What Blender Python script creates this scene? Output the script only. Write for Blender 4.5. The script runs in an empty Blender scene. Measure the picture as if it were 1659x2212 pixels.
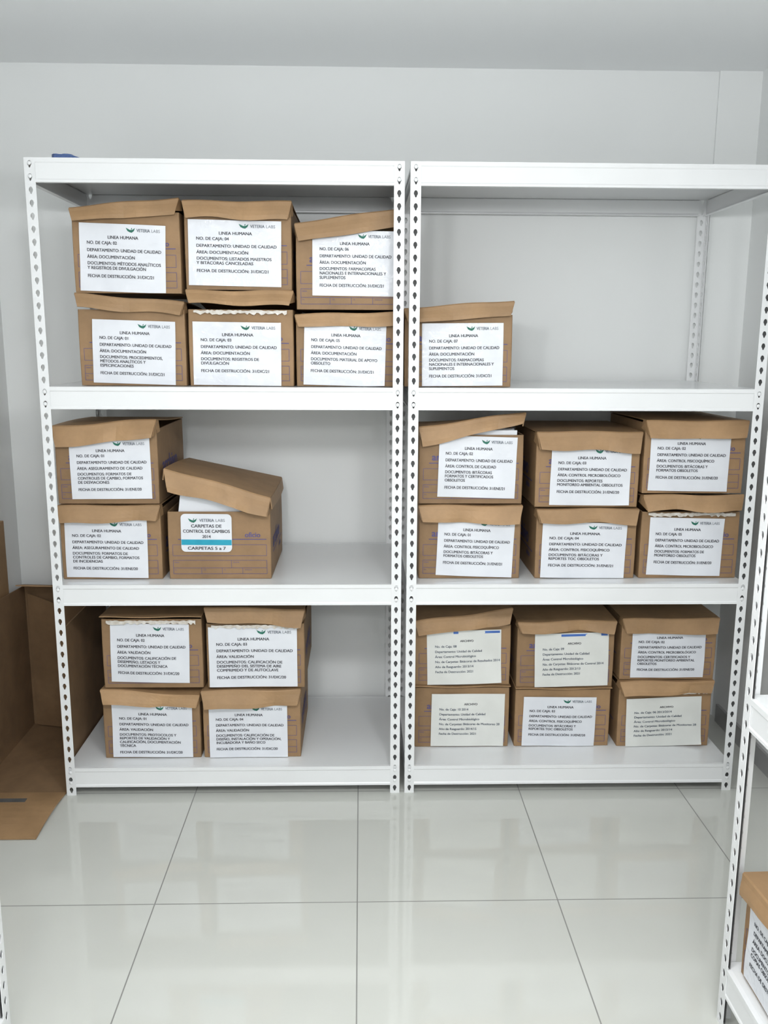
import bpy, bmesh, math, random
from mathutils import Matrix, Vector
random.seed(7)
scn=bpy.context.scene
col=scn.collection
scn.view_settings.view_transform='Standard'
scn.view_settings.look='None'
scn.view_settings.exposure=0.0

# ------------------------------------------------------------------ materials
def newmat(name):
    m=bpy.data.materials.new(name); m.use_nodes=True
    nt=m.node_tree; b=nt.nodes['Principled BSDF']
    return m,nt,b
def noisy(name,c1,c2,scale=8,rough=.6,bump=0,detail=4,coat=0,spec=.5,objrand=0,coatbump=0,scuff=0):
    m,nt,b=newmat(name)
    tc=nt.nodes.new('ShaderNodeTexCoord'); n=nt.nodes.new('ShaderNodeTexNoise')
    n.inputs['Scale'].default_value=scale; n.inputs['Detail'].default_value=detail
    nt.links.new(tc.outputs['Object'],n.inputs['Vector'])
    r=nt.nodes.new('ShaderNodeValToRGB')
    r.color_ramp.elements[0].position=.3; r.color_ramp.elements[1].position=.7
    r.color_ramp.elements[0].color=(*c1,1); r.color_ramp.elements[1].color=(*c2,1)
    nt.links.new(n.outputs['Fac'],r.inputs[0])
    src=r.outputs[0]
    if scuff:
        n3=nt.nodes.new('ShaderNodeTexNoise'); n3.inputs['Scale'].default_value=13; n3.inputs['Detail'].default_value=8; n3.inputs['Roughness'].default_value=.7
        nt.links.new(tc.outputs['Object'],n3.inputs['Vector'])
        r3=nt.nodes.new('ShaderNodeValToRGB'); r3.color_ramp.elements[0].position=.35; r3.color_ramp.elements[1].position=.65
        r3.color_ramp.elements[0].color=(1-scuff,1-scuff,1-scuff,1); r3.color_ramp.elements[1].color=(1,1,1,1)
        mx=nt.nodes.new('ShaderNodeMix'); mx.data_type='RGBA'; mx.blend_type='MULTIPLY'; mx.inputs[0].default_value=1
        nt.links.new(n3.outputs['Fac'],r3.inputs[0]); nt.links.new(src,mx.inputs[6]); nt.links.new(r3.outputs[0],mx.inputs[7]); src=mx.outputs[2]
    if objrand:
        oi=nt.nodes.new('ShaderNodeObjectInfo'); hs=nt.nodes.new('ShaderNodeHueSaturation')
        mr=nt.nodes.new('ShaderNodeMapRange'); mr.inputs[3].default_value=1-objrand; mr.inputs[4].default_value=1+objrand
        nt.links.new(oi.outputs['Random'],mr.inputs[0]); nt.links.new(mr.outputs[0],hs.inputs['Value'])
        nt.links.new(src,hs.inputs['Color']); src=hs.outputs[0]
    nt.links.new(src,b.inputs['Base Color'])
    b.inputs['Roughness'].default_value=rough
    b.inputs['Specular IOR Level'].default_value=spec
    b.inputs['Coat Weight'].default_value=coat
    b.inputs['Coat Roughness'].default_value=.12
    if bump:
        bp=nt.nodes.new('ShaderNodeBump'); bp.inputs['Strength'].default_value=bump; bp.inputs['Distance'].default_value=.002
        nt.links.new(n.outputs['Fac'],bp.inputs['Height']); nt.links.new(bp.outputs[0],b.inputs['Normal'])
    if coatbump:
        n2=nt.nodes.new('ShaderNodeTexNoise'); n2.inputs['Scale'].default_value=22; n2.inputs['Detail'].default_value=3; n2.inputs['Distortion'].default_value=1.2
        nt.links.new(tc.outputs['Object'],n2.inputs['Vector'])
        bp=nt.nodes.new('ShaderNodeBump'); bp.inputs['Strength'].default_value=coatbump; bp.inputs['Distance'].default_value=.014
        nt.links.new(n2.outputs['Fac'],bp.inputs['Height']); nt.links.new(bp.outputs[0],b.inputs['Coat Normal'])
    return m
M_wall=noisy('wall_paint',(.80,.815,.81),(.82,.835,.83),1.5,.7,.05)
M_ceil=noisy('ceiling_paint',(.91,.925,.93),(.92,.935,.94),1.2,.8)
M_steel=noisy('white_powder_coat',(.75,.76,.765),(.79,.80,.805),3,.3,0,2)
M_panel=noisy('white_shelf_panel',(.75,.765,.77),(.79,.805,.81),2,.16,0,2)
M_shade=noisy('hole_shade',(.06,.06,.06),(.10,.10,.10),20,.8)  # dark colour standing in for shade inside post holes and carton slot
M_card=noisy('cardboard',(.255,.155,.075),(.325,.198,.099),5,.65,.25,6,objrand=.12,scuff=.16)
M_lid=noisy('cardboard_lid',(.335,.203,.098),(.41,.252,.126),6,.6,.25,6,objrand=.11,scuff=.15)
M_carton=noisy('carton_board',(.19,.113,.056),(.255,.155,.079),3,.8,.1,5,scuff=.15)
M_paper=noisy('label_paper',(.67,.69,.735),(.73,.75,.79),9,.45,.3,3,coat=.5,coatbump=.6)
M_paper2=noisy('aged_label_paper',(.66,.67,.64),(.72,.73,.70),9,.45,.3,3,coat=.5,coatbump=.6)
M_ink=noisy('black_ink',(.03,.03,.04),(.06,.06,.07),40,.6)
M_green=noisy('green_ink',(.01,.12,.08),(.015,.16,.11),40,.6)
M_grey=noisy('grey_ink',(.10,.12,.15),(.13,.15,.18),40,.6)
M_teal=noisy('blue_band_ink',(.01,.29,.42),(.015,.33,.46),40,.5)
M_blue=noisy('blue_print',(.085,.07,.18),(.105,.09,.22),60,.7)
M_bluestrip=noisy('blue_tab',(.05,.13,.42),(.07,.17,.50),30,.4)
M_bluebag=noisy('blue_plastic',(.05,.10,.28),(.10,.17,.38),30,.35,.3)
M_base=noisy('baseboard_tile',(.30,.30,.30),(.38,.38,.375),6,.3)
M_alu=noisy('light_housing',(.7,.7,.7),(.75,.75,.75),5,.4)
M_white=noisy('binder_vinyl',(.72,.74,.78),(.76,.78,.82),5,.35)
M_tape=noisy('torn_paper_edge',(.50,.45,.38),(.70,.68,.64),60,.35,.3)
def mat_emit():
    m,nt,b=newmat('diffuser'); b.inputs['Base Color'].default_value=(.9,.9,.9,1)
    b.inputs['Emission Color'].default_value=(.93,.98,1,1); b.inputs['Emission Strength'].default_value=3
    return m
M_emit=mat_emit()
def mat_floor():
    m,nt,b=newmat('floor_tiles')
    tc=nt.nodes.new('ShaderNodeTexCoord'); mp=nt.nodes.new('ShaderNodeMapping')
    mp.inputs['Location'].default_value=(.0113+6.0,-2.368+6.6,0)
    br=nt.nodes.new('ShaderNodeTexBrick'); br.offset=0; br.squash=1
    br.inputs['Scale'].default_value=1; br.inputs['Brick Width'].default_value=.6; br.inputs['Row Height'].default_value=.66
    br.inputs['Mortar Size'].default_value=.0022; br.inputs['Mortar Smooth'].default_value=.3
    br.inputs['Color1'].default_value=(.585,.595,.555,1); br.inputs['Color2'].default_value=(.60,.61,.57,1); br.inputs['Mortar'].default_value=(.26,.26,.245,1)
    nt.links.new(tc.outputs['Object'],mp.inputs[0]); nt.links.new(mp.outputs[0],br.inputs['Vector'])
    n=nt.nodes.new('ShaderNodeTexNoise'); n.inputs['Scale'].default_value=7; n.inputs['Detail'].default_value=6
    nt.links.new(tc.outputs['Object'],n.inputs['Vector'])
    mx=nt.nodes.new('ShaderNodeMix'); mx.data_type='RGBA'; mx.blend_type='MULTIPLY'; mx.inputs[0].default_value=1
    rp=nt.nodes.new('ShaderNodeValToRGB'); rp.color_ramp.elements[0].color=(.95,.95,.945,1); rp.color_ramp.elements[1].color=(1,1,1,1)
    nt.links.new(n.outputs['Fac'],rp.inputs[0])
    nt.links.new(br.outputs['Color'],mx.inputs[6]); nt.links.new(rp.outputs[0],mx.inputs[7])
    nt.links.new(mx.outputs[2],b.inputs['Base Color'])
    mr=nt.nodes.new('ShaderNodeMapRange'); mr.inputs[3].default_value=.06; mr.inputs[4].default_value=.7
    nt.links.new(br.outputs['Fac'],mr.inputs[0]); nt.links.new(mr.outputs[0],b.inputs['Roughness'])
    b.inputs['IOR'].default_value=1.55
    return m
M_floor=mat_floor()

# ------------------------------------------------------------------ mesh helpers
def mesh_obj(name,verts,faces,mats,parent=None,fm=None,solid=0,off=-1,smooth=False):
    me=bpy.data.meshes.new(name); me.from_pydata(verts,[],faces); 
    for m in mats: me.materials.append(m)
    if fm:
        me.polygons.foreach_set('material_index',fm)
    me.update()
    return inst(name,me,parent,solid,off,smooth)
def inst(name,me,parent=None,solid=0,off=-1,smooth=False):
    ob=bpy.data.objects.new(name,me); col.objects.link(ob)
    if smooth:
        for p in me.polygons: p.use_smooth=True
    if solid:
        md=ob.modifiers.new('thickness','SOLIDIFY'); md.thickness=solid; md.offset=off
    if parent: ob.parent=parent
    return ob
def empty(name,loc,rz=0,label='',cat='',group=None):
    e=bpy.data.objects.new(name,None); e.empty_display_size=.05; e.location=loc; e.rotation_euler=(0,0,rz)
    col.objects.link(e); e['label']=label; e['category']=cat
    if group: e['group']=group
    return e
def boxgeo(x0,x1,y0,y1,z0,z1):
    v=[(x0,y0,z0),(x1,y0,z0),(x1,y1,z0),(x0,y1,z0),(x0,y0,z1),(x1,y0,z1),(x1,y1,z1),(x0,y1,z1)]
    f=[(0,3,2,1),(4,5,6,7),(0,1,5,4),(1,2,6,5),(2,3,7,6),(3,0,4,7)]
    return v,f
def box(name,b,mat,parent=None,kind=None,bevel=0):
    v,f=boxgeo(*b); o=mesh_obj(name,v,f,[mat],parent)
    if kind: o['kind']=kind
    if bevel:
        md=o.modifiers.new('b','BEVEL'); md.width=bevel; md.segments=2
    return o

# ------------------------------------------------------------------ text
_cu=bpy.data.curves.new('txt','FONT'); _cu.resolution_u=3; _cu.size=1; _cu.offset=0
_to=bpy.data.objects.new('txt',_cu); col.objects.link(_to)
_cache={}
def text_geo(s):
    if s in _cache: return _cache[s]
    _cu.body=s
    dg=bpy.context.evaluated_depsgraph_get(); dg.update()
    ev=_to.evaluated_get(dg); me=ev.to_mesh()
    vs=[(v.co.x,v.co.y) for v in me.vertices]; fs=[tuple(p.vertices) for p in me.polygons]
    ev.to_mesh_clear()
    w=max([v[0] for v in vs]) if vs else 0
    _cache[s]=(vs,fs,w); return _cache[s]
SH=[(-.028,-.012),(.028,.012),(-.028,.012),(.028,-.012)]
class Ink:
    # vertices carry (x, z, depth layer)
    def __init__(s): s.v=[];s.f=[];s.m=[]
    def text(s,t,x,z,size,mi=0,align='L',bold=True,width=None):
        vs,fs,w=text_geo(t)
        sx=size if width is None else width/w
        x0=x-(w*sx/2 if align=='C' else (w*sx if align=='R' else 0))
        for q,(dx,dz) in enumerate(SH if bold else SH[:1]):
            if not bold: dx=dz=0
            n=len(s.v); s.v+=[(x0+(a+dx)*sx,z+(b+dz)*size,q*.00006) for a,b in vs]; s.f+=[tuple(i+n for i in f) for f in fs]; s.m+=[mi]*len(fs)
    def poly(s,pts,mi=0):
        n=len(s.v); s.v+=[(a,b,0) for a,b in pts]; s.f.append(tuple(range(n,n+len(pts)))); s.m.append(mi)
    def rect(s,x0,z0,x1,z1,mi=0): s.poly([(x0,z0),(x1,z0),(x1,z1),(x0,z1)],mi)
    def line(s,x0,z0,x1,z1,t,mi=0):
        if abs(x1-x0)>abs(z1-z0): s.rect(x0,z0-t/2,x1,z0+t/2,mi)
        else: s.rect(x0-t/2,z0,x0+t/2,z1,mi)
    def logo(s,x,z,h):
        s.poly([(x,z+h),(x+.35*h,z+.35*h),(x+.8*h,z+.1*h),(x+.95*h,z+.55*h),(x+.55*h,z+.75*h)],1)
        s.poly([(x+.8*h,z+.1*h),(x+1.3*h,z),(x+1.75*h,z+.35*h),(x+2.0*h,z+h),(x+1.45*h,z+.62*h),(x+.95*h,z+.55*h)],1)
        s.poly([(x+1.05*h,z+.62*h),(x+1.4*h,z+.75*h),(x+1.3*h,z+1.05*h)],1)

C_DOC='ÁREA: DOCUMENTACIÓN'; C_ASE='ÁREA: ASEGURAMIENTO DE CALIDAD'; C_VAL='ÁREA: VALIDACIÓN'
C_CC='ÁREA: CONTROL DE CALIDAD'; C_FQ='ÁREA: CONTROL FISICOQUÍMICO'; C_MB='ÁREA: CONTROL MICROBIOLÓGICO'
LH=.213
def ink_form(num,area,docs,fecha):
    k=Ink(); W=.28
    k.logo(.152,LH-.026,.015)
    k.text('VETERIA',.187,LH-.023,.0140,2,width=.043); k.text('LABS',.234,LH-.023,.0140,2,bold=False,width=.028)
    k.text('LINEA HUMANA',.142,LH-.047,.0138,0,'C',width=.100)
    x=.024; s=.0138
    r=.242/text_geo('DEPARTAMENTO: UNIDAD DE CALIDAD')[2]
    def t(q,z): k.text(q,x,z,s,width=text_geo(q)[2]*r)
    t('NO. DE CAJA: '+num,LH-.065)
    t('DEPARTAMENTO: UNIDAD DE CALIDAD',LH-.088)
    t(area,LH-.109)
    z=LH-.129
    for d in docs: t(d,z); z-=.0145
    t('FECHA DE DESTRUCCIÓN: '+fecha,min(z-.011,LH-.160))
    return k
def ink_archive(num,area,bita,year,strip=False):
    k=Ink(); k.text('ARCHIVO',.15,LH-.045,.0115,0,'C')
    rows=['No. de Caja: '+num,'Departamento: Unidad de Calidad',area,bita,'Año de Resguardo: '+year,'Fecha de Destrucción: 2021']
    z=LH-.066
    for q in rows: k.text(q,.03,z,.0128,2); z-=.0200
    if strip: k.rect(.10,LH-.013,.275,LH-.004,4)
    return k
def ink_folders():
    k=Ink(); W=.18;H=.138
    k.logo(.026,H-.032,.016); k.text('VETERIA',.066,H-.028,.015,2,width=.052); k.text('LABS',.123,H-.028,.015,2,bold=False,width=.033)
    k.text('CARPETAS DE',.09,H-.049,.0160,0,'C',width=.108)
    k.text('CONTROL DE CAMBIOS',.09,H-.068,.0160,0,'C',width=.166)
    k.text('2014',.09,H-.087,.0150,0,'C')
    k.rect(.001,H-.113,W-.001,H-.093,3)
    k.text('CARPETAS 5 a 7',.09,.008,.0160,0,'C',width=.135)
    return k

# ------------------------------------------------------------------ archive boxes
def form_print(w):
    k=Ink(); t=.0014; a=-w/2+.015; b=w/2-.015
    for z in (.018,.040,.068): k.line(a,z,b,z,t)
    for x in (a,a+(b-a)*.30,a+(b-a)*.52,a+(b-a)*.74,b): k.line(x,.018,x,.040,t)
    for x in (a,a+(b-a)*.62,b): k.line(x,.040,x,.068,t)
    k.text('ÁREA',a+.004,.058,.007,bold=False); k.text('FECHA',a+(b-a)*.64,.058,.007,bold=False)
    k.text('No.',a+.004,.031,.006,bold=False); k.text('DEL',a+(b-a)*.32,.031,.006,bold=False); k.text('AL',a+(b-a)*.54,.031,.006,bold=False); k.text('ANAQUEL',a+(b-a)*.76,.031,.006,bold=False)
    k.line(a,.085,b,.085,t); k.line(a,.125,b,.125,t); k.line(a,.085,a,.125,t); k.line(b,.085,b,.125,t); 
    k.line(a+.02,.145,b,.145,.003); k.text('archivo',a+.03,.155,.035); k.text('oficio',b-.022,.153,.025,0,'R')
    return k
GROUP='cardboard archive boxes on the steel shelves'
def archive_box(x0,x1,z0,H,yf,rl,rr,lab,ink,desc,flap=.055,D=.45,rz=0,ltilt=0,paper=None,outward=.012,lab_size=(.28,LH),group=GROUP,world=None,tape=False,back=(0,0),skirt=0,bend=1.0,skew=0,curl=0):
    w=x1-x0
    if world is None:
        e=empty('archive_box',((x0+x1)/2,yf+D/2,z0+.001),math.radians(rz),desc,'cardboard box',group)
    else:
        e=empty('archive_box',world[0],world[1],desc,'cardboard box',group)
    rnd=random.Random(int(x0*1000)+int(z0*977)+5); ph=rnd.uniform(0,6.28)
    r=.004; plan=[]
    cs=[((w/2-r,-D/2+r,-90)),((w/2-r,D/2-r,0)),((-w/2+r,D/2-r,90)),((-w/2+r,-D/2+r,180))]
    for (cx,cy,a0) in cs:
        for i in range(3):
            a=math.radians(a0+45*i); plan.append((cx+r*math.cos(a),cy+r*math.sin(a)))
    n=len(plan); v=[];f=[]
    hs=[0,H*.33,H*.66,H]
    for j,h in enumerate(hs):
        sg=(.0015 if j in (1,2) else 0)
        for (x,y) in plan: v.append((x*(1+sg*1.2/w),y*(1+sg/D),h))
    for j in range(len(hs)-1):
        for i in range(n):
            f.append((j*n+i,j*n+(i+1)%n,(j+1)*n+(i+1)%n,(j+1)*n+i))
    f.append(tuple(reversed(range(n))))
    mesh_obj('body',v,f,[M_card],e,solid=.004)
    # lid : top panel + drooping front flap with tapered ends + side ears
    v=[];f=[]; nx=16; ny=8; lw=w+.005; ov=.011
    def zt(u,t): # u 0..1 across, t 0 back..1 front
        rise=(rl*(1-u)+rr*u)*t+(back[0]*(1-u)+back[1]*u)*(1-t)
        return H+.0045+rise+bend*(.0035*math.sin(3.1*u+ph)*math.sin(math.pi*t)+.0018*(1+math.sin(8*u+ph*3))*t)
    for j in range(ny+1):
        t=j/ny
        for i in range(nx+1):
            u=i/nx; v.append(((u-.5)*lw, D/2-(D+ov)*t, zt(u,t)))
    crease=rnd.uniform(.2,.8)
    if flap>0:
        rows=[(.02,.001),(.25,.2),(.5,.55),(.75,.85),(1,1)]
        for (q,o) in rows:
            for i in range(nx+1):
                u=i/nx; ins=.013*q
                wob=bend*(.0045*math.sin(5*u+ph)+.008*max(0,1-abs(u-crease)*7))*q
                fz=flap*(1+.09*math.sin(2.3*u+ph*2)+.05*math.sin(9*u+ph)+skew*(u-.5))
                v.append(((u-.5)*(lw-2*ins), -D/2-ov-.003-outward*o*1.1+wob, zt(u,1)-.002-fz*q))
    tot=ny+ (5 if flap>0 else 0)
    for j in range(tot):
        for i in range(nx):
            a=j*(nx+1)+i; f.append((a,a+1,a+nx+2,a+nx+1))
    if flap>0:
        for s in (-1,1):
            u=0 if s<0 else 1; b=len(v)
            zz=zt(u,1)
            v+=[(s*lw/2,-D/2-ov-.002,zz-.002),(s*(lw/2-.0115),-D/2-ov-outward*.9,zz-flap*.93),(s*(w/2+.0035),-D/2+.035,zz-flap*.55-.01*(s>0)),(s*lw/2,-D/2+.02,zt(u,1-.03/(D+ov))-.001)]
            f.append((b,b+1,b+2,b+3) if s<0 else (b+3,b+2,b+1,b))
    if skirt:
        for s in (-1,1):
            u=0 if s<0 else 1; b=len(v); m=6
            for i in range(m+1):
                t=i/m; zz=zt(u,t); y=D/2-(D+ov)*t
                v+=[(s*lw/2,y,zz-.001),(s*(lw/2+.005),y,zz-skirt*(1+.1*math.sin(5*t)))]
            for i in range(m):
                q=(b+2*i,b+2*i+1,b+2*i+3,b+2*i+2); f.append(q if s>0 else q[::-1])
    mesh_obj('lid',v,f,[M_lid],e,solid=.0032,off=0)
    # printed marks on the board
    k=form_print(w)
    yy=-D/2-.0016
    v=[(a,yy-o,min(b,H-.004)) for a,b,o in k.v]; fcs=list(k.f)
    k2=Ink(); k2.text('archivo',-.16,.10,.085); k2.text('oficio',.06,.055,.03); k2.line(-.16,.085,.17,.085,.004)
    for s in (1,-1):
        n0=len(v); v+=[(s*(w/2+.0018+o), s*a, b) for a,b,o in k2.v]; fcs+=[tuple(i+n0 for i in q) for q in k2.f]
    mesh_obj('printed_form',v,fcs,[M_blue],e)
    # paper label
    if lab:
        lx,lz=lab; LW,Lh=lab_size; th=math.radians(ltilt); a1=rnd.uniform(0,6);a2=rnd.uniform(0,6);a3=rnd.uniform(-1,1)
        amp=0 if LW<.2 else .0014
        def P(a,b,o):
            da,db=a-LW/2,b-Lh/2
            X=-w/2+lx+LW/2+da*math.cos(th)-db*math.sin(th); Z=lz+Lh/2+da*math.sin(th)+db*math.cos(th)
            wv=amp*(math.sin(a*22+a1)+math.sin(b*26+a2+a*9)+.45*math.sin(a*38*a3+b*40+a1*2))
            if curl: # free corner lifting off the board
                c=max(0,(a-LW*.6)/(LW*.4))*max(0,1-b/(Lh*.5)); wv+=curl*c*c; Z+=curl*.5*c*c
            return (X,-D/2-.0056-wv-o,max(Z,.0005))
        mats=[paper or M_paper]
        gx,gy=26,20; v=[];f=[]
        if LW<.2:
            rr_=.016
            for cx,cy,a0 in ((LW-rr_,rr_,-90),(LW-rr_,Lh-rr_,0),(rr_,Lh-rr_,90),(rr_,rr_,180)):
                for i in range(6):
                    a=math.radians(a0+18*i); v.append(P(cx+rr_*math.cos(a),cy+rr_*math.sin(a),0))
            f.append(tuple(range(len(v))))
        else:
            for j in range(gy+1):
                for i in range(gx+1):
                    v.append(P(LW*i/gx,Lh*j/gy,0))
            for j in range(gy):
                for i in range(gx):
                    a=j*(gx+1)+i; f.append((a,a+1,a+gx+2,a+gx+1))
        lb=mesh_obj('paper_label',v,f,mats,e,smooth=LW>.2)
        sc=LW/.28 if LW>=.2 else 1; sz=(Lh/LH if LW>=.2 else 1)
        v=[P(a*sc,b*sz,.0006+o) for a,b,o in ink.v]
        mesh_obj('lettering',v,ink.f,[M_ink,M_green,M_grey,M_teal,M_bluestrip],lb,fm=ink.m)
    if tape:
        v=[];f=[]; m=40
        for i in range(m+1):
            xx=-w/2+.02+(w-.04)*i/m
            v+=[(xx,-D/2-.0105,H-.010-.009*rnd.random()),(xx,-D/2-.0095,H-.001-.004*rnd.random())]
        for i in range(m): f.append((2*i,2*i+2,2*i+3,2*i+1))
        mesh_obj('torn_paper_edge',v,f,[M_tape],e)
    return e

Z2,Z3,Z4,ZT=1.486,.798,.107,2.212
YF=3.095; YR=3.17
bx=archive_box
F=ink_form
# upper shelf of first rack
bx(-.960,-.600,Z2,.255,YF,.044,.018,(.046,.006),F('01',C_DOC,['DOCUMENTOS: PROCEDIMIENTOS,','MÉTODOS ANALÍTICOS Y','ESPECIFICACIONES'],'31/DIC/21'),'brown archive box number 01, documentation label, under another box',ltilt=-1.6,flap=.045,bend=1.4)
bx(-.588,-.232,Z2,.257,YF,.054,.054,(.014,.002),F('03',C_DOC,['DOCUMENTOS: REGISTROS DE','DIVULGACIÓN'],'31/DIC/21'),'brown archive box number 03 with its lid bulging open',ltilt=-.6,flap=.045,outward=.022,lab_size=(.30,LH),tape=True,bend=1.6)
bx(-.222,.138,Z2,.235,YF,.0,.01,(.026,.002),F('05',C_DOC,['DOCUMENTOS: MATERIAL DE APOYO','OBSOLETO'],'31/DIC/21'),'brown archive box number 05 with crinkled taped label',ltilt=-1.5,flap=.040,bend=1.3,curl=.008)
bx(-.962,-.606,1.795,.262,YF,.005,.038,(.022,.003),F('02',C_DOC,['DOCUMENTOS: MÉTODOS ANALÍTICOS','Y REGISTROS DE DIVULGACIÓN'],'31/DIC/21'),'brown archive box number 02, lid raised at one corner',ltilt=-1.8,flap=.045,lab_size=(.285,.22),skew=.3,bend=1.5)
bx(-.590,-.234,1.808,.27,YF,.008,.008,(.012,.012),F('04',C_DOC,['DOCUMENTOS: LISTADOS MAESTROS','Y BITÁCORAS CANCELADAS'],'31/DIC/21'),'brown archive box number 04 stacked on a bulging box',ltilt=-.9,flap=.058,lab_size=(.31,LH),bend=1.3)
bx(-.219,.140,1.745,.255,YF,.018,.07,(.055,.045),F('06',C_DOC,['DOCUMENTOS: FARMACOPEAS','NACIONALES E INTERNACIONALES Y','SUPLEMENTOS'],'31/DIC/21'),'brown archive box number 06 with slanting lid flap',ltilt=-.5,flap=.055)
# middle shelf
bx(-1.066,-.712,Z3,.250,YF,.012,.012,(.016,.006),F('02',C_ASE,['DOCUMENTOS: FORMATOS DE','CONTROLES DE CAMBIO, FORMATOS','DE INCIDENCIAS'],'31/ENE/20'),'brown archive box number 02, quality assurance label',ltilt=-.7,lab_size=(.29,LH))
bx(-1.066,-.712,1.072,.262,YF,.002,.03,(.05,.018),F('01',C_ASE,['DOCUMENTOS: FORMATOS DE','CONTROLES DE CAMBIO, FORMATOS','DE DESVIACIONES'],'31/ENE/20'),'brown archive box number 01, quality assurance label, stacked',flap=.062,outward=.016,bend=1.8,ltilt=.5)
bx(-.687,-.323,Z3,.245,YF,.150,.047,(.047,.10),ink_folders(),'brown archive box, lid ajar over white binders, striped sticker',flap=.070,outward=.02,lab_size=(.18,.138),ltilt=-.5,back=(.128,.050),skirt=.045,bend=1.5)
# bottom shelf
bx(-.953,-.598,Z4,.237,YF,.030,.002,(.032,.004),F('01',C_VAL,['DOCUMENTOS: PROTOCOLOS Y','REPORTES DE VALIDACIÓN Y','CALIFICACIÓN, DOCUMENTACIÓN','TÉCNICA'],'31/DIC/20'),'brown archive box number 01, validation label, lid buckled',ltilt=-.8,flap=.045,lab_size=(.295,LH),bend=1.7)
bx(-.586,-.226,Z4,.250,YF,.010,.012,(.022,.001),F('04',C_VAL,['DOCUMENTOS: CALIFICACIÓN DE','DISEÑO, INSTALACIÓN Y OPERACIÓN,','INCUBADORA Y BAÑO SECO'],'31/DIC/20'),'brown archive box number 04, validation label, bottom of stack',flap=.058,lab_size=(.29,.21),bend=1.4)
bx(-.942,-.580,.384,.262,YF,.005,.005,(.03,.022),F('02',C_VAL,['DOCUMENTOS: CALIFICACIÓN DE','DESEMPEÑO, LISTADOS Y','DOCUMENTACIÓN TÉCNICA'],'31/DIC/20'),'brown archive box number 02 with torn tape along its edge',ltilt=-1.2,flap=0,tape=True,lab_size=(.285,.225))
bx(-.564,-.208,.383,.245,YF,.06,.05,(.008,.004),F('03',C_VAL,['DOCUMENTOS: CALIFICACIÓN DE','DESEMPEÑO DEL SISTEMA DE AIRE','COMPRIMIDO Y DE AUTOCLAVE'],'31/DIC/20'),'brown archive box number 03 with a large full-width label',flap=.055,outward=.01,tape=True,lab_size=(.322,.230))
# second rack upper shelf
bx(.150,.520,Z2,.245,YF,.012,.04,(.060,.003),F('07',C_DOC,['DOCUMENTOS: FARMACOPEAS','NACIONALES E INTERNACIONALES Y','SUPLEMENTOS'],'31/DIC/21'),'brown archive box number 07 standing alone on the shelf',ltilt=.6,flap=.045,bend=1.3)
# second rack middle
bx(.208,.573,Z3,.252,YF,.010,.008,(.065,.008),F('01',C_FQ,['DOCUMENTOS: BITÁCORAS Y','FORMATOS OBSOLETOS'],'31/ENE/21'),'brown archive box number 01, physicochemical control label',ltilt=-2.0,lab_size=(.275,LH),bend=1.3)
bx(.205,.573,1.073,.245,YF,.02,.075,(.068,.022),F('02',C_CC,['DOCUMENTOS: BITÁCORAS','FORMATOS Y CERTIFICADOS','OBSOLETOS'],'31/ENE/21'),'brown archive box number 02 with its lid propped open',ltilt=-1.3,flap=.05,lab_size=(.275,.218),skew=-.4,bend=1.5)
bx(.630,.992,Z3,.246,YF,.003,.005,(.020,.001),F('04',C_FQ,['DOCUMENTOS: BITÁCORAS Y','REPORTES TOC OBSOLETOS'],'31/ENE/21'),'brown archive box number 04, physicochemical control label',ltilt=-1.0,flap=.05,lab_size=(.305,.205))
bx(.620,.989,1.061,.262,YF,.002,.002,(.052,.006),F('03',C_MB,['DOCUMENTOS: REPORTES','MONITOREO AMBIENTAL OBSOLETOS'],'31/ENE/20'),'brown archive box number 03, microbiological control label',ltilt=-.8,flap=.065,outward=.016,lab_size=(.285,LH),curl=.008)
bx(1.010,1.366,Z3,.245,YF,.055,.055,(.028,.010),F('05',C_MB,['DOCUMENTOS: FORMATOS DE','MONITOREO OBSOLETOS'],'31/ENE/20'),'brown archive box number 05 with lid pushed up',ltilt=-1.1,flap=.055,outward=.02,tape=True,lab_size=(.27,LH),bend=1.4)
bx(1.004,1.364,1.111,.250,YF,.003,.003,(.02,.008),F('02',C_FQ,['DOCUMENTOS: BITÁCORAS Y','FORMATOS OBSOLETOS'],'31/ENE/20'),'brown archive box number 02, physicochemical label, top of stack',ltilt=-.8,lab_size=(.285,LH))
# second rack bottom
A=ink_archive
bx(.206,.566,Z4,.240,YR,.001,.001,(.062,.003),A('10 2014','Área: Control Microbiológico','No. de Carpetas: Bitácoras de Monitoreo 28','2014/15'),'brown archive box with plain cream label, taped shut',ltilt=-.5,flap=0,paper=M_paper2)
bx(.204,.564,.359,.235,YR,.012,.06,(.045,.004),A('08','Área: Control Microbiológico','No. de Carpetas: Bitácoras de Resultados 2014','2013/14',True),'brown archive box, raised lid, cream label with blue strip',flap=.05,paper=M_paper2,bend=1.8,ltilt=1.4,curl=.01)
bx(.590,.955,Z4,.230,YR,.001,.001,(.03,.001),F('03',C_FQ,['DOCUMENTOS: BITÁCORAS Y','REPORTES TOC OBSOLETOS'],'31/ENE/20'),'brown archive box number 03 below a taped box',flap=0,ltilt=-.8,lab_size=(.28,.2))
bx(.590,.958,.349,.25,YR,.002,.008,(.067,.002),A('09','Área: Control Microbiológico','No. de Carpetas: Bitácoras de Control 2014','2012/13',True),'brown archive box with cream label wrapped in clear tape',flap=.040,paper=M_paper2,ltilt=1.6,bend=1.8)
bx(.987,1.343,Z4,.232,YR-.006,.027,.027,(.03,.0),A('06 2013/2014','Área: Control Microbiológico','No. de Carpetas: Bitácoras de Monitoreo 28','2013/14'),'brown archive box with cream label and torn tape',flap=.045,paper=M_paper2,ltilt=1.8,lab_size=(.29,.2),tape=True,bend=1.5,curl=.016)
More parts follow.
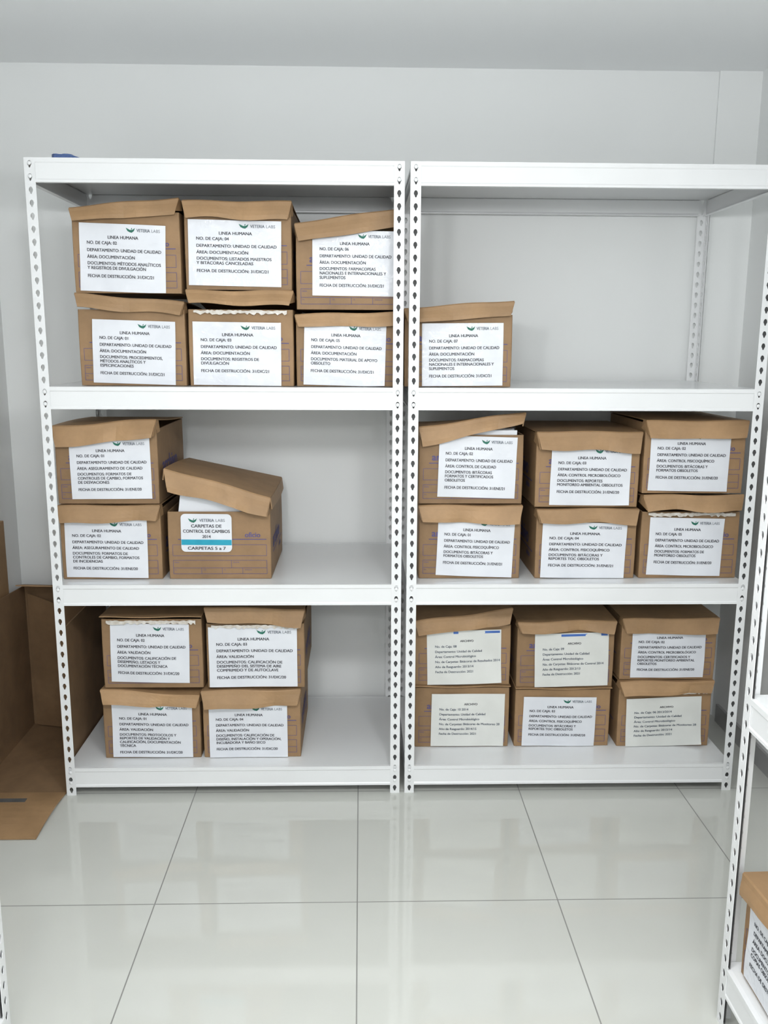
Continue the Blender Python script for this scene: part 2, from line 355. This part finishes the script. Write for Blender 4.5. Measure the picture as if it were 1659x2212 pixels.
bx(.985,1.347,.377,.235,YR,.003,.003,(.04,.008),F('02',C_MB,['DOCUMENTOS: CERTIFICADOS Y','REPORTES MONITOREO AMBIENTAL','OBSOLETOS'],'31/ENE/20'),'brown archive box number 02, microbiological label, stacked',flap=.05,lab_size=(.28,.2))
# box on nearer rack at the side
DZ=.055
bx(0,.36,Z4,.25,0,.004,.02,(.03,.012),F('02',C_DOC,['DOCUMENTOS: CONTROL DE','COPIAS OBSOLETAS'],'31/DIC/21'),'brown archive box on the lowest shelf of the side rack',flap=.045,world=((.910+.225,1.672,Z4+DZ+.001),-math.pi/2))

# binders inside open boxes
def binder(x0,x1,yc,t,z0,z1,rx,label):
    e=empty('document_binder',((x0+x1)/2,yc,z0),0,label,'binder','white binders in the open boxes')
    e.rotation_euler=(0,rx,0)
    w=x1-x0;h=z1-z0
    v=[(w/2,-t/2,0),(-w/2,-t/2,0),(-w/2,t/2,0),(w/2,t/2,0)]; v+=[(a,b,h) for a,b,_ in v]
    mesh_obj('cover',v,[(0,1,5,4),(1,2,6,5),(2,3,7,6)],[M_white],e,solid=.003)
    box('pages',(-w/2+.008,w/2-.004,-t/2+.005,t/2-.005,.005,h-.008),M_paper,e)
for i in range(3):
    binder(-.675,-.385,YF+.045+i*.07,.06,Z3+.024,Z3+.300,.13,'white binder standing in an open archive box')
binder(.26,.55,YF+.04,.06,1.080,1.073+.262,0,'white binder under a propped lid')

# ------------------------------------------------------------------ racks
PW=.034
def strip(pitch,H,w):
    n=int(round(H/pitch)); pitch=H/n; v=[];f=[]
    for c in range(n):
        z0=c*pitch; b=len(v); N=16
        sq=[]
        for k in range(4): sq.append((-1+.5*k,-1))
        for k in range(4): sq.append((1,-1+.5*k))
        for k in range(4): sq.append((1-.5*k,1))
        for k in range(4): sq.append((-1,1-.5*k))
        for (a,d) in sq: v.append((w/2+a*w/2,z0+pitch/2+d*pitch/2))
        for (a,d) in sq:
            ph=math.atan2(d,a); s=math.sin(ph)
            hx=.0068*math.cos(ph)*(1 if s>-.1 else .62); hz=.0115*s
            v.append((w/2+hx,z0+pitch/2+hz))
        for k in range(N): f.append((b+k,b+(k+1)%N,b+N+(k+1)%N,b+N+k))
    return v,f
_s=strip(.0405,ZT,PW)
_post={}
def post_mesh(sx,sy,shade_plate):
    k=(sx,sy,shade_plate)
    if k in _post: return _post[k]
    v=[];f=[];m=[]
    sv,sf=_s
    v+=[(sx*a,0,b) for a,b in sv]; f+=sf; m+=[0]*len(sf)
    n=len(v); v+=[(0,sy*a,b) for a,b in sv]; f+=[tuple(i+n for i in q) for q in sf]; m+=[0]*len(sf)
    if shade_plate:
        n=len(v); v+=[(sx*.004,sy*.007,.01),(sx*.031,sy*.007,.01),(sx*.031,sy*.007,ZT-.01),(sx*.004,sy*.007,ZT-.01)]; f.append((n,n+1,n+2,n+3)); m.append(1)  # dark plate behind the holes, painted as the shade inside the post
    me=bpy.data.meshes.new('post'); me.from_pydata(v,[],f); me.materials.append(M_steel); me.materials.append(M_shade)
    me.polygons.foreach_set('material_index',m)
    bm=bmesh.new(); bm.from_mesh(me); bmesh.ops.remove_doubles(bm,verts=bm.verts,dist=1e-5); bmesh.ops.recalc_face_normals(bm,faces=bm.faces); bm.to_mesh(me); bm.free()
    _post[k]=me; return me
PROF=[(.012,-.0),(0,0),(0,-.013),(.0025,-.0165),(.0025,-.064),(0,-.068),(0,-.075),(.018,-.075)]
def beam_mesh(L):
    v=[];f=[]
    for x in (0,L):
        v+=[(x,y,z) for y,z in PROF]
    n=len(PROF)
    for i in range(n-1): f.append((i,i+1,n+i+1,n+i))
    me=bpy.data.meshes.new('beam'); me.from_pydata(v,[],f); me.materials.append(M_steel); return me
bm=bmesh.new(); bmesh.ops.create_uvsphere(bm,u_segments=10,v_segments=6,radius=.0065)
rivme=bpy.data.meshes.new('rivet'); bm.to_mesh(rivme); bm.free(); rivme.materials.append(M_steel)
for p in rivme.polygons: p.use_smooth=True
def rack(loc,rz,W,D,label,plateL=True,rivets=True,dz=0):
    e=empty('shelving_rack',loc,rz,label,'metal shelf','white perforated steel racks')
    for (x,y,sx,sy) in ((0,0,1,1),(W,0,-1,1),(0,D,1,-1),(W,D,-1,-1)):
        pl=(y==0) and (plateL or x>0)
        o=inst('post',post_mesh(sx,sy,pl),e,solid=.0018,off=0); o.location=(x,y,0)
    fb=beam_mesh(W-2*PW+.006); sb=beam_mesh(D-2*PW+.02)
    for z in (ZT,Z2+dz,Z3+dz,Z4+dz):
        o=inst('beam',fb,e,solid=.0015); o.location=(PW-.003,-.001,z)
        o=inst('beam',fb,e,solid=.0015); o.location=(W-PW+.003,D+.001,z); o.rotation_euler=(0,0,math.pi)
        o=inst('side_beam',sb,e,solid=.0015); o.location=(.003,D-PW+.01,z-.002); o.rotation_euler=(0,0,-math.pi/2)
        o=inst('side_beam',sb,e,solid=.0015); o.location=(W-.003,PW-.01,z-.002); o.rotation_euler=(0,0,math.pi/2)
        box('shelf_panel',(.005,W-.005,.004,D-.004,z-.014,z-.0005),M_panel,e,bevel=.001)
        if rivets:
            for x in (PW/2,W-PW/2):
                for q in (-.017,-.057):
                    o=inst('rivet',rivme,e); o.location=(x,-.0015,z+q); o.scale=(1,.5,1)
    return e
RX=-1.077; RW=1.218; RD=.65; DY=3.015
rack((RX,DY,0),0,RW,RD,'white steel rack with perforated posts, beside flattened carton',plateL=False)
rack((RX+RW+.02,DY,0),0,RW,RD,'white steel rack with perforated posts, against the back wall')
rack((.880,1.889,0),-math.pi/2,RW,.62,'white steel rack standing along the side wall',rivets=False,dz=DZ)
rack((-.822,1.83-RW,0),math.pi/2,RW,.62,'empty white steel rack along the opposite wall',rivets=False)

# ------------------------------------------------------------------ large open carton + board
e=empty('open_carton',(-1.25,3.3,0),0,'large brown cardboard carton, open top and front, flap on floor','cardboard box')
hx=.165; y0=-.27; y1=.33
mesh_obj('shell',[(-hx,y0,.004),(hx,y0,.004),(hx,y1,.004),(-hx,y1,.004),(-hx,y0,.66),(hx-.01,y0+.03,.60),(hx,y1,.615),(-hx,y1,.625)],
   [(0,1,2,3),(1,5,6,2),(2,6,7,3),(0,3,7,4)],[M_carton],e,solid=.005)
v=[];f=[]
for i in range(9):
    t=i/8
    for x in (-hx,-hx+.11,-hx+.23,hx): v.append((x,y0-.31*t,.005+.012*math.sin(t*3.0)))
for i in range(8):
    for k in range(3):
        a=i*4+k; f.append((a,a+4,a+5,a+1))
mesh_obj('bottom_flap',v,f,[M_lid],e,solid=.005)
box('handle_slot_shade',(-hx+.07,-hx+.21,y0-.085,y0-.06,.0135,.0145),M_shade,e)  # dark sheet laid on the flap as the shade in its handle slot
mesh_obj('side_flap',[(-hx,y0,.01),(-hx,y0,.65),(-hx+.03,y0-.10,.60),(-hx+.03,y0-.10,.03)],[(0,1,2,3)],[M_carton],e,solid=.005)
mesh_obj('back_flap',[(-hx,y1,.625),(hx,y1,.615),(hx-.02,y1-.09,.640),(-hx+.01,y1-.12,.655)],[(0,1,2,3)],[M_card],e,solid=.005)
mesh_obj('inner_flap',[(-hx+.02,y1-.02,.01),(-.02,y1-.05,.01),(-.015,y1-.06,.56),(-hx+.02,y1-.03,.60),(hx-.02,y1-.012,.01),(hx-.02,y1-.014,.59)],[(0,1,2,3),(1,4,5,2)],[M_carton],e,solid=.004)
o=box('cardboard_sheet',(-1.447,-1.427,3.05,3.50,0,.93),M_card,bevel=.003)
o['label']='tall flattened brown cardboard leaning on the wall'; o['category']='cardboard'

# blue bag on top of rack
bm=bmesh.new(); bmesh.ops.create_icosphere(bm,subdivisions=4,radius=1)
for vv in bm.verts:
    c=vv.co; k=1+.12*math.sin(7*c.x+2*c.y)+.08*math.sin(11*c.y+5*c.z)+.05*math.sin(17*c.x*c.y+3)
    vv.co=Vector((c.x*.046*k,c.y*.06*k,max(c.z*(1+(k-1)*.3),-.75)*.016+.0122))
me=bpy.data.meshes.new('plastic_bag'); bm.to_mesh(me); bm.free(); me.materials.append(M_bluebag)
o=inst('plastic_bag',me,None,smooth=True); o.location=(-.975,3.12,ZT); o['label']='crumpled blue plastic bag on top of the rack'; o['category']='bag'

# ------------------------------------------------------------------ room
XL,XR,YB,YN,ZC=-1.453,1.574,3.70,-1.7,2.685
S='structure'
box('floor',(XL-.1,XR+.1,YN-.1,YB+.1,-.1,0),M_floor,kind=S)
box('ceiling',(XL-.1,XR+.1,YN-.1,YB+.1,ZC,ZC+.1),M_ceil,kind=S)
box('wall_back',(XL-.1,XR+.1,YB,YB+.1,0,ZC),M_wall,kind=S)
box('wall_left',(XL-.1,XL,YN,YB,0,ZC),M_wall,kind=S)
box('wall_right',(XR,XR+.1,YN,YB,0,ZC),M_wall,kind=S)
box('wall_front',(XL-.1,XR+.1,YN-.1,YN,0,ZC),M_wall,kind=S)
box('trim_1',(1.405,XR,YB-.012,YB,0,ZC),M_wall,kind=S)
box('baseboard_right',(XR-.012,XR,YN,YB-.075,0,.08),M_base,kind=S)
box('baseboard_left',(XL,XL+.004,YN,YB,0,.08),M_base,kind=S)
box('baseboard_back',(XL+.012,1.405,YB-.012,YB,0,.08),M_base,kind=S)

# unseen luminaires, hung low on rods to brighten the far ceiling; point fills added
def lamp(x,y,pw,pp):
    e=empty('ceiling_light',(x,y,ZC),0,'white linear fluorescent fixture hanging from the ceiling','ceiling light','ceiling fixtures')
    box('housing',(-.62,.62,-.06,.06,-.50,-.46),M_alu,e,bevel=.004)
    for dx in (-.5,.5): box('rod',(dx-.005,dx+.005,-.005,.005,-.46,0),M_alu,e)
    box('diffuser',(-.59,.59,-.045,.045,-.508,-.50),M_emit,e)
    L=bpy.data.lights.new('tube','AREA'); L.shape='RECTANGLE'; L.size=1.2; L.size_y=.2; L.energy=pw; L.color=(.98,.99,1)
    o=bpy.data.objects.new('tube_light',L); col.objects.link(o); o.parent=e; o.location=(0,0,-.515)
    for dx in (-.4,.4):
        L=bpy.data.lights.new('ceiling_fill','POINT'); L.energy=pp; L.shadow_soft_size=.08; L.color=(.98,.99,1)  # added fill to lift the ceiling, no tube of its own
        o=bpy.data.objects.new('ceiling_fill_light',L); col.objects.link(o); o.parent=e; o.location=(dx,0,-.61)
lamp(0.05,.95,12,26.5); lamp(0.05,-.7,14,26)
w=bpy.data.worlds.new('w'); scn.world=w; w.use_nodes=True; w.node_tree.nodes['Background'].inputs[0].default_value=(.8,.85,.9,1); w.node_tree.nodes['Background'].inputs[1].default_value=.3

bpy.data.objects.remove(_to)
# ------------------------------------------------------------------ camera
cam=bpy.data.cameras.new('camera'); cam.sensor_width=36; cam.sensor_fit='AUTO'; cam.lens=36*1910.8/2212; cam.clip_start=.02
co=bpy.data.objects.new('camera',cam); col.objects.link(co)
co.matrix_world=Matrix.Translation((0,0,1.643))@Matrix.Rotation(-.0264,4,'Z')@Matrix.Rotation(math.pi/2-.1914,4,'X')@Matrix.Rotation(.005,4,'Z')
scn.camera=co
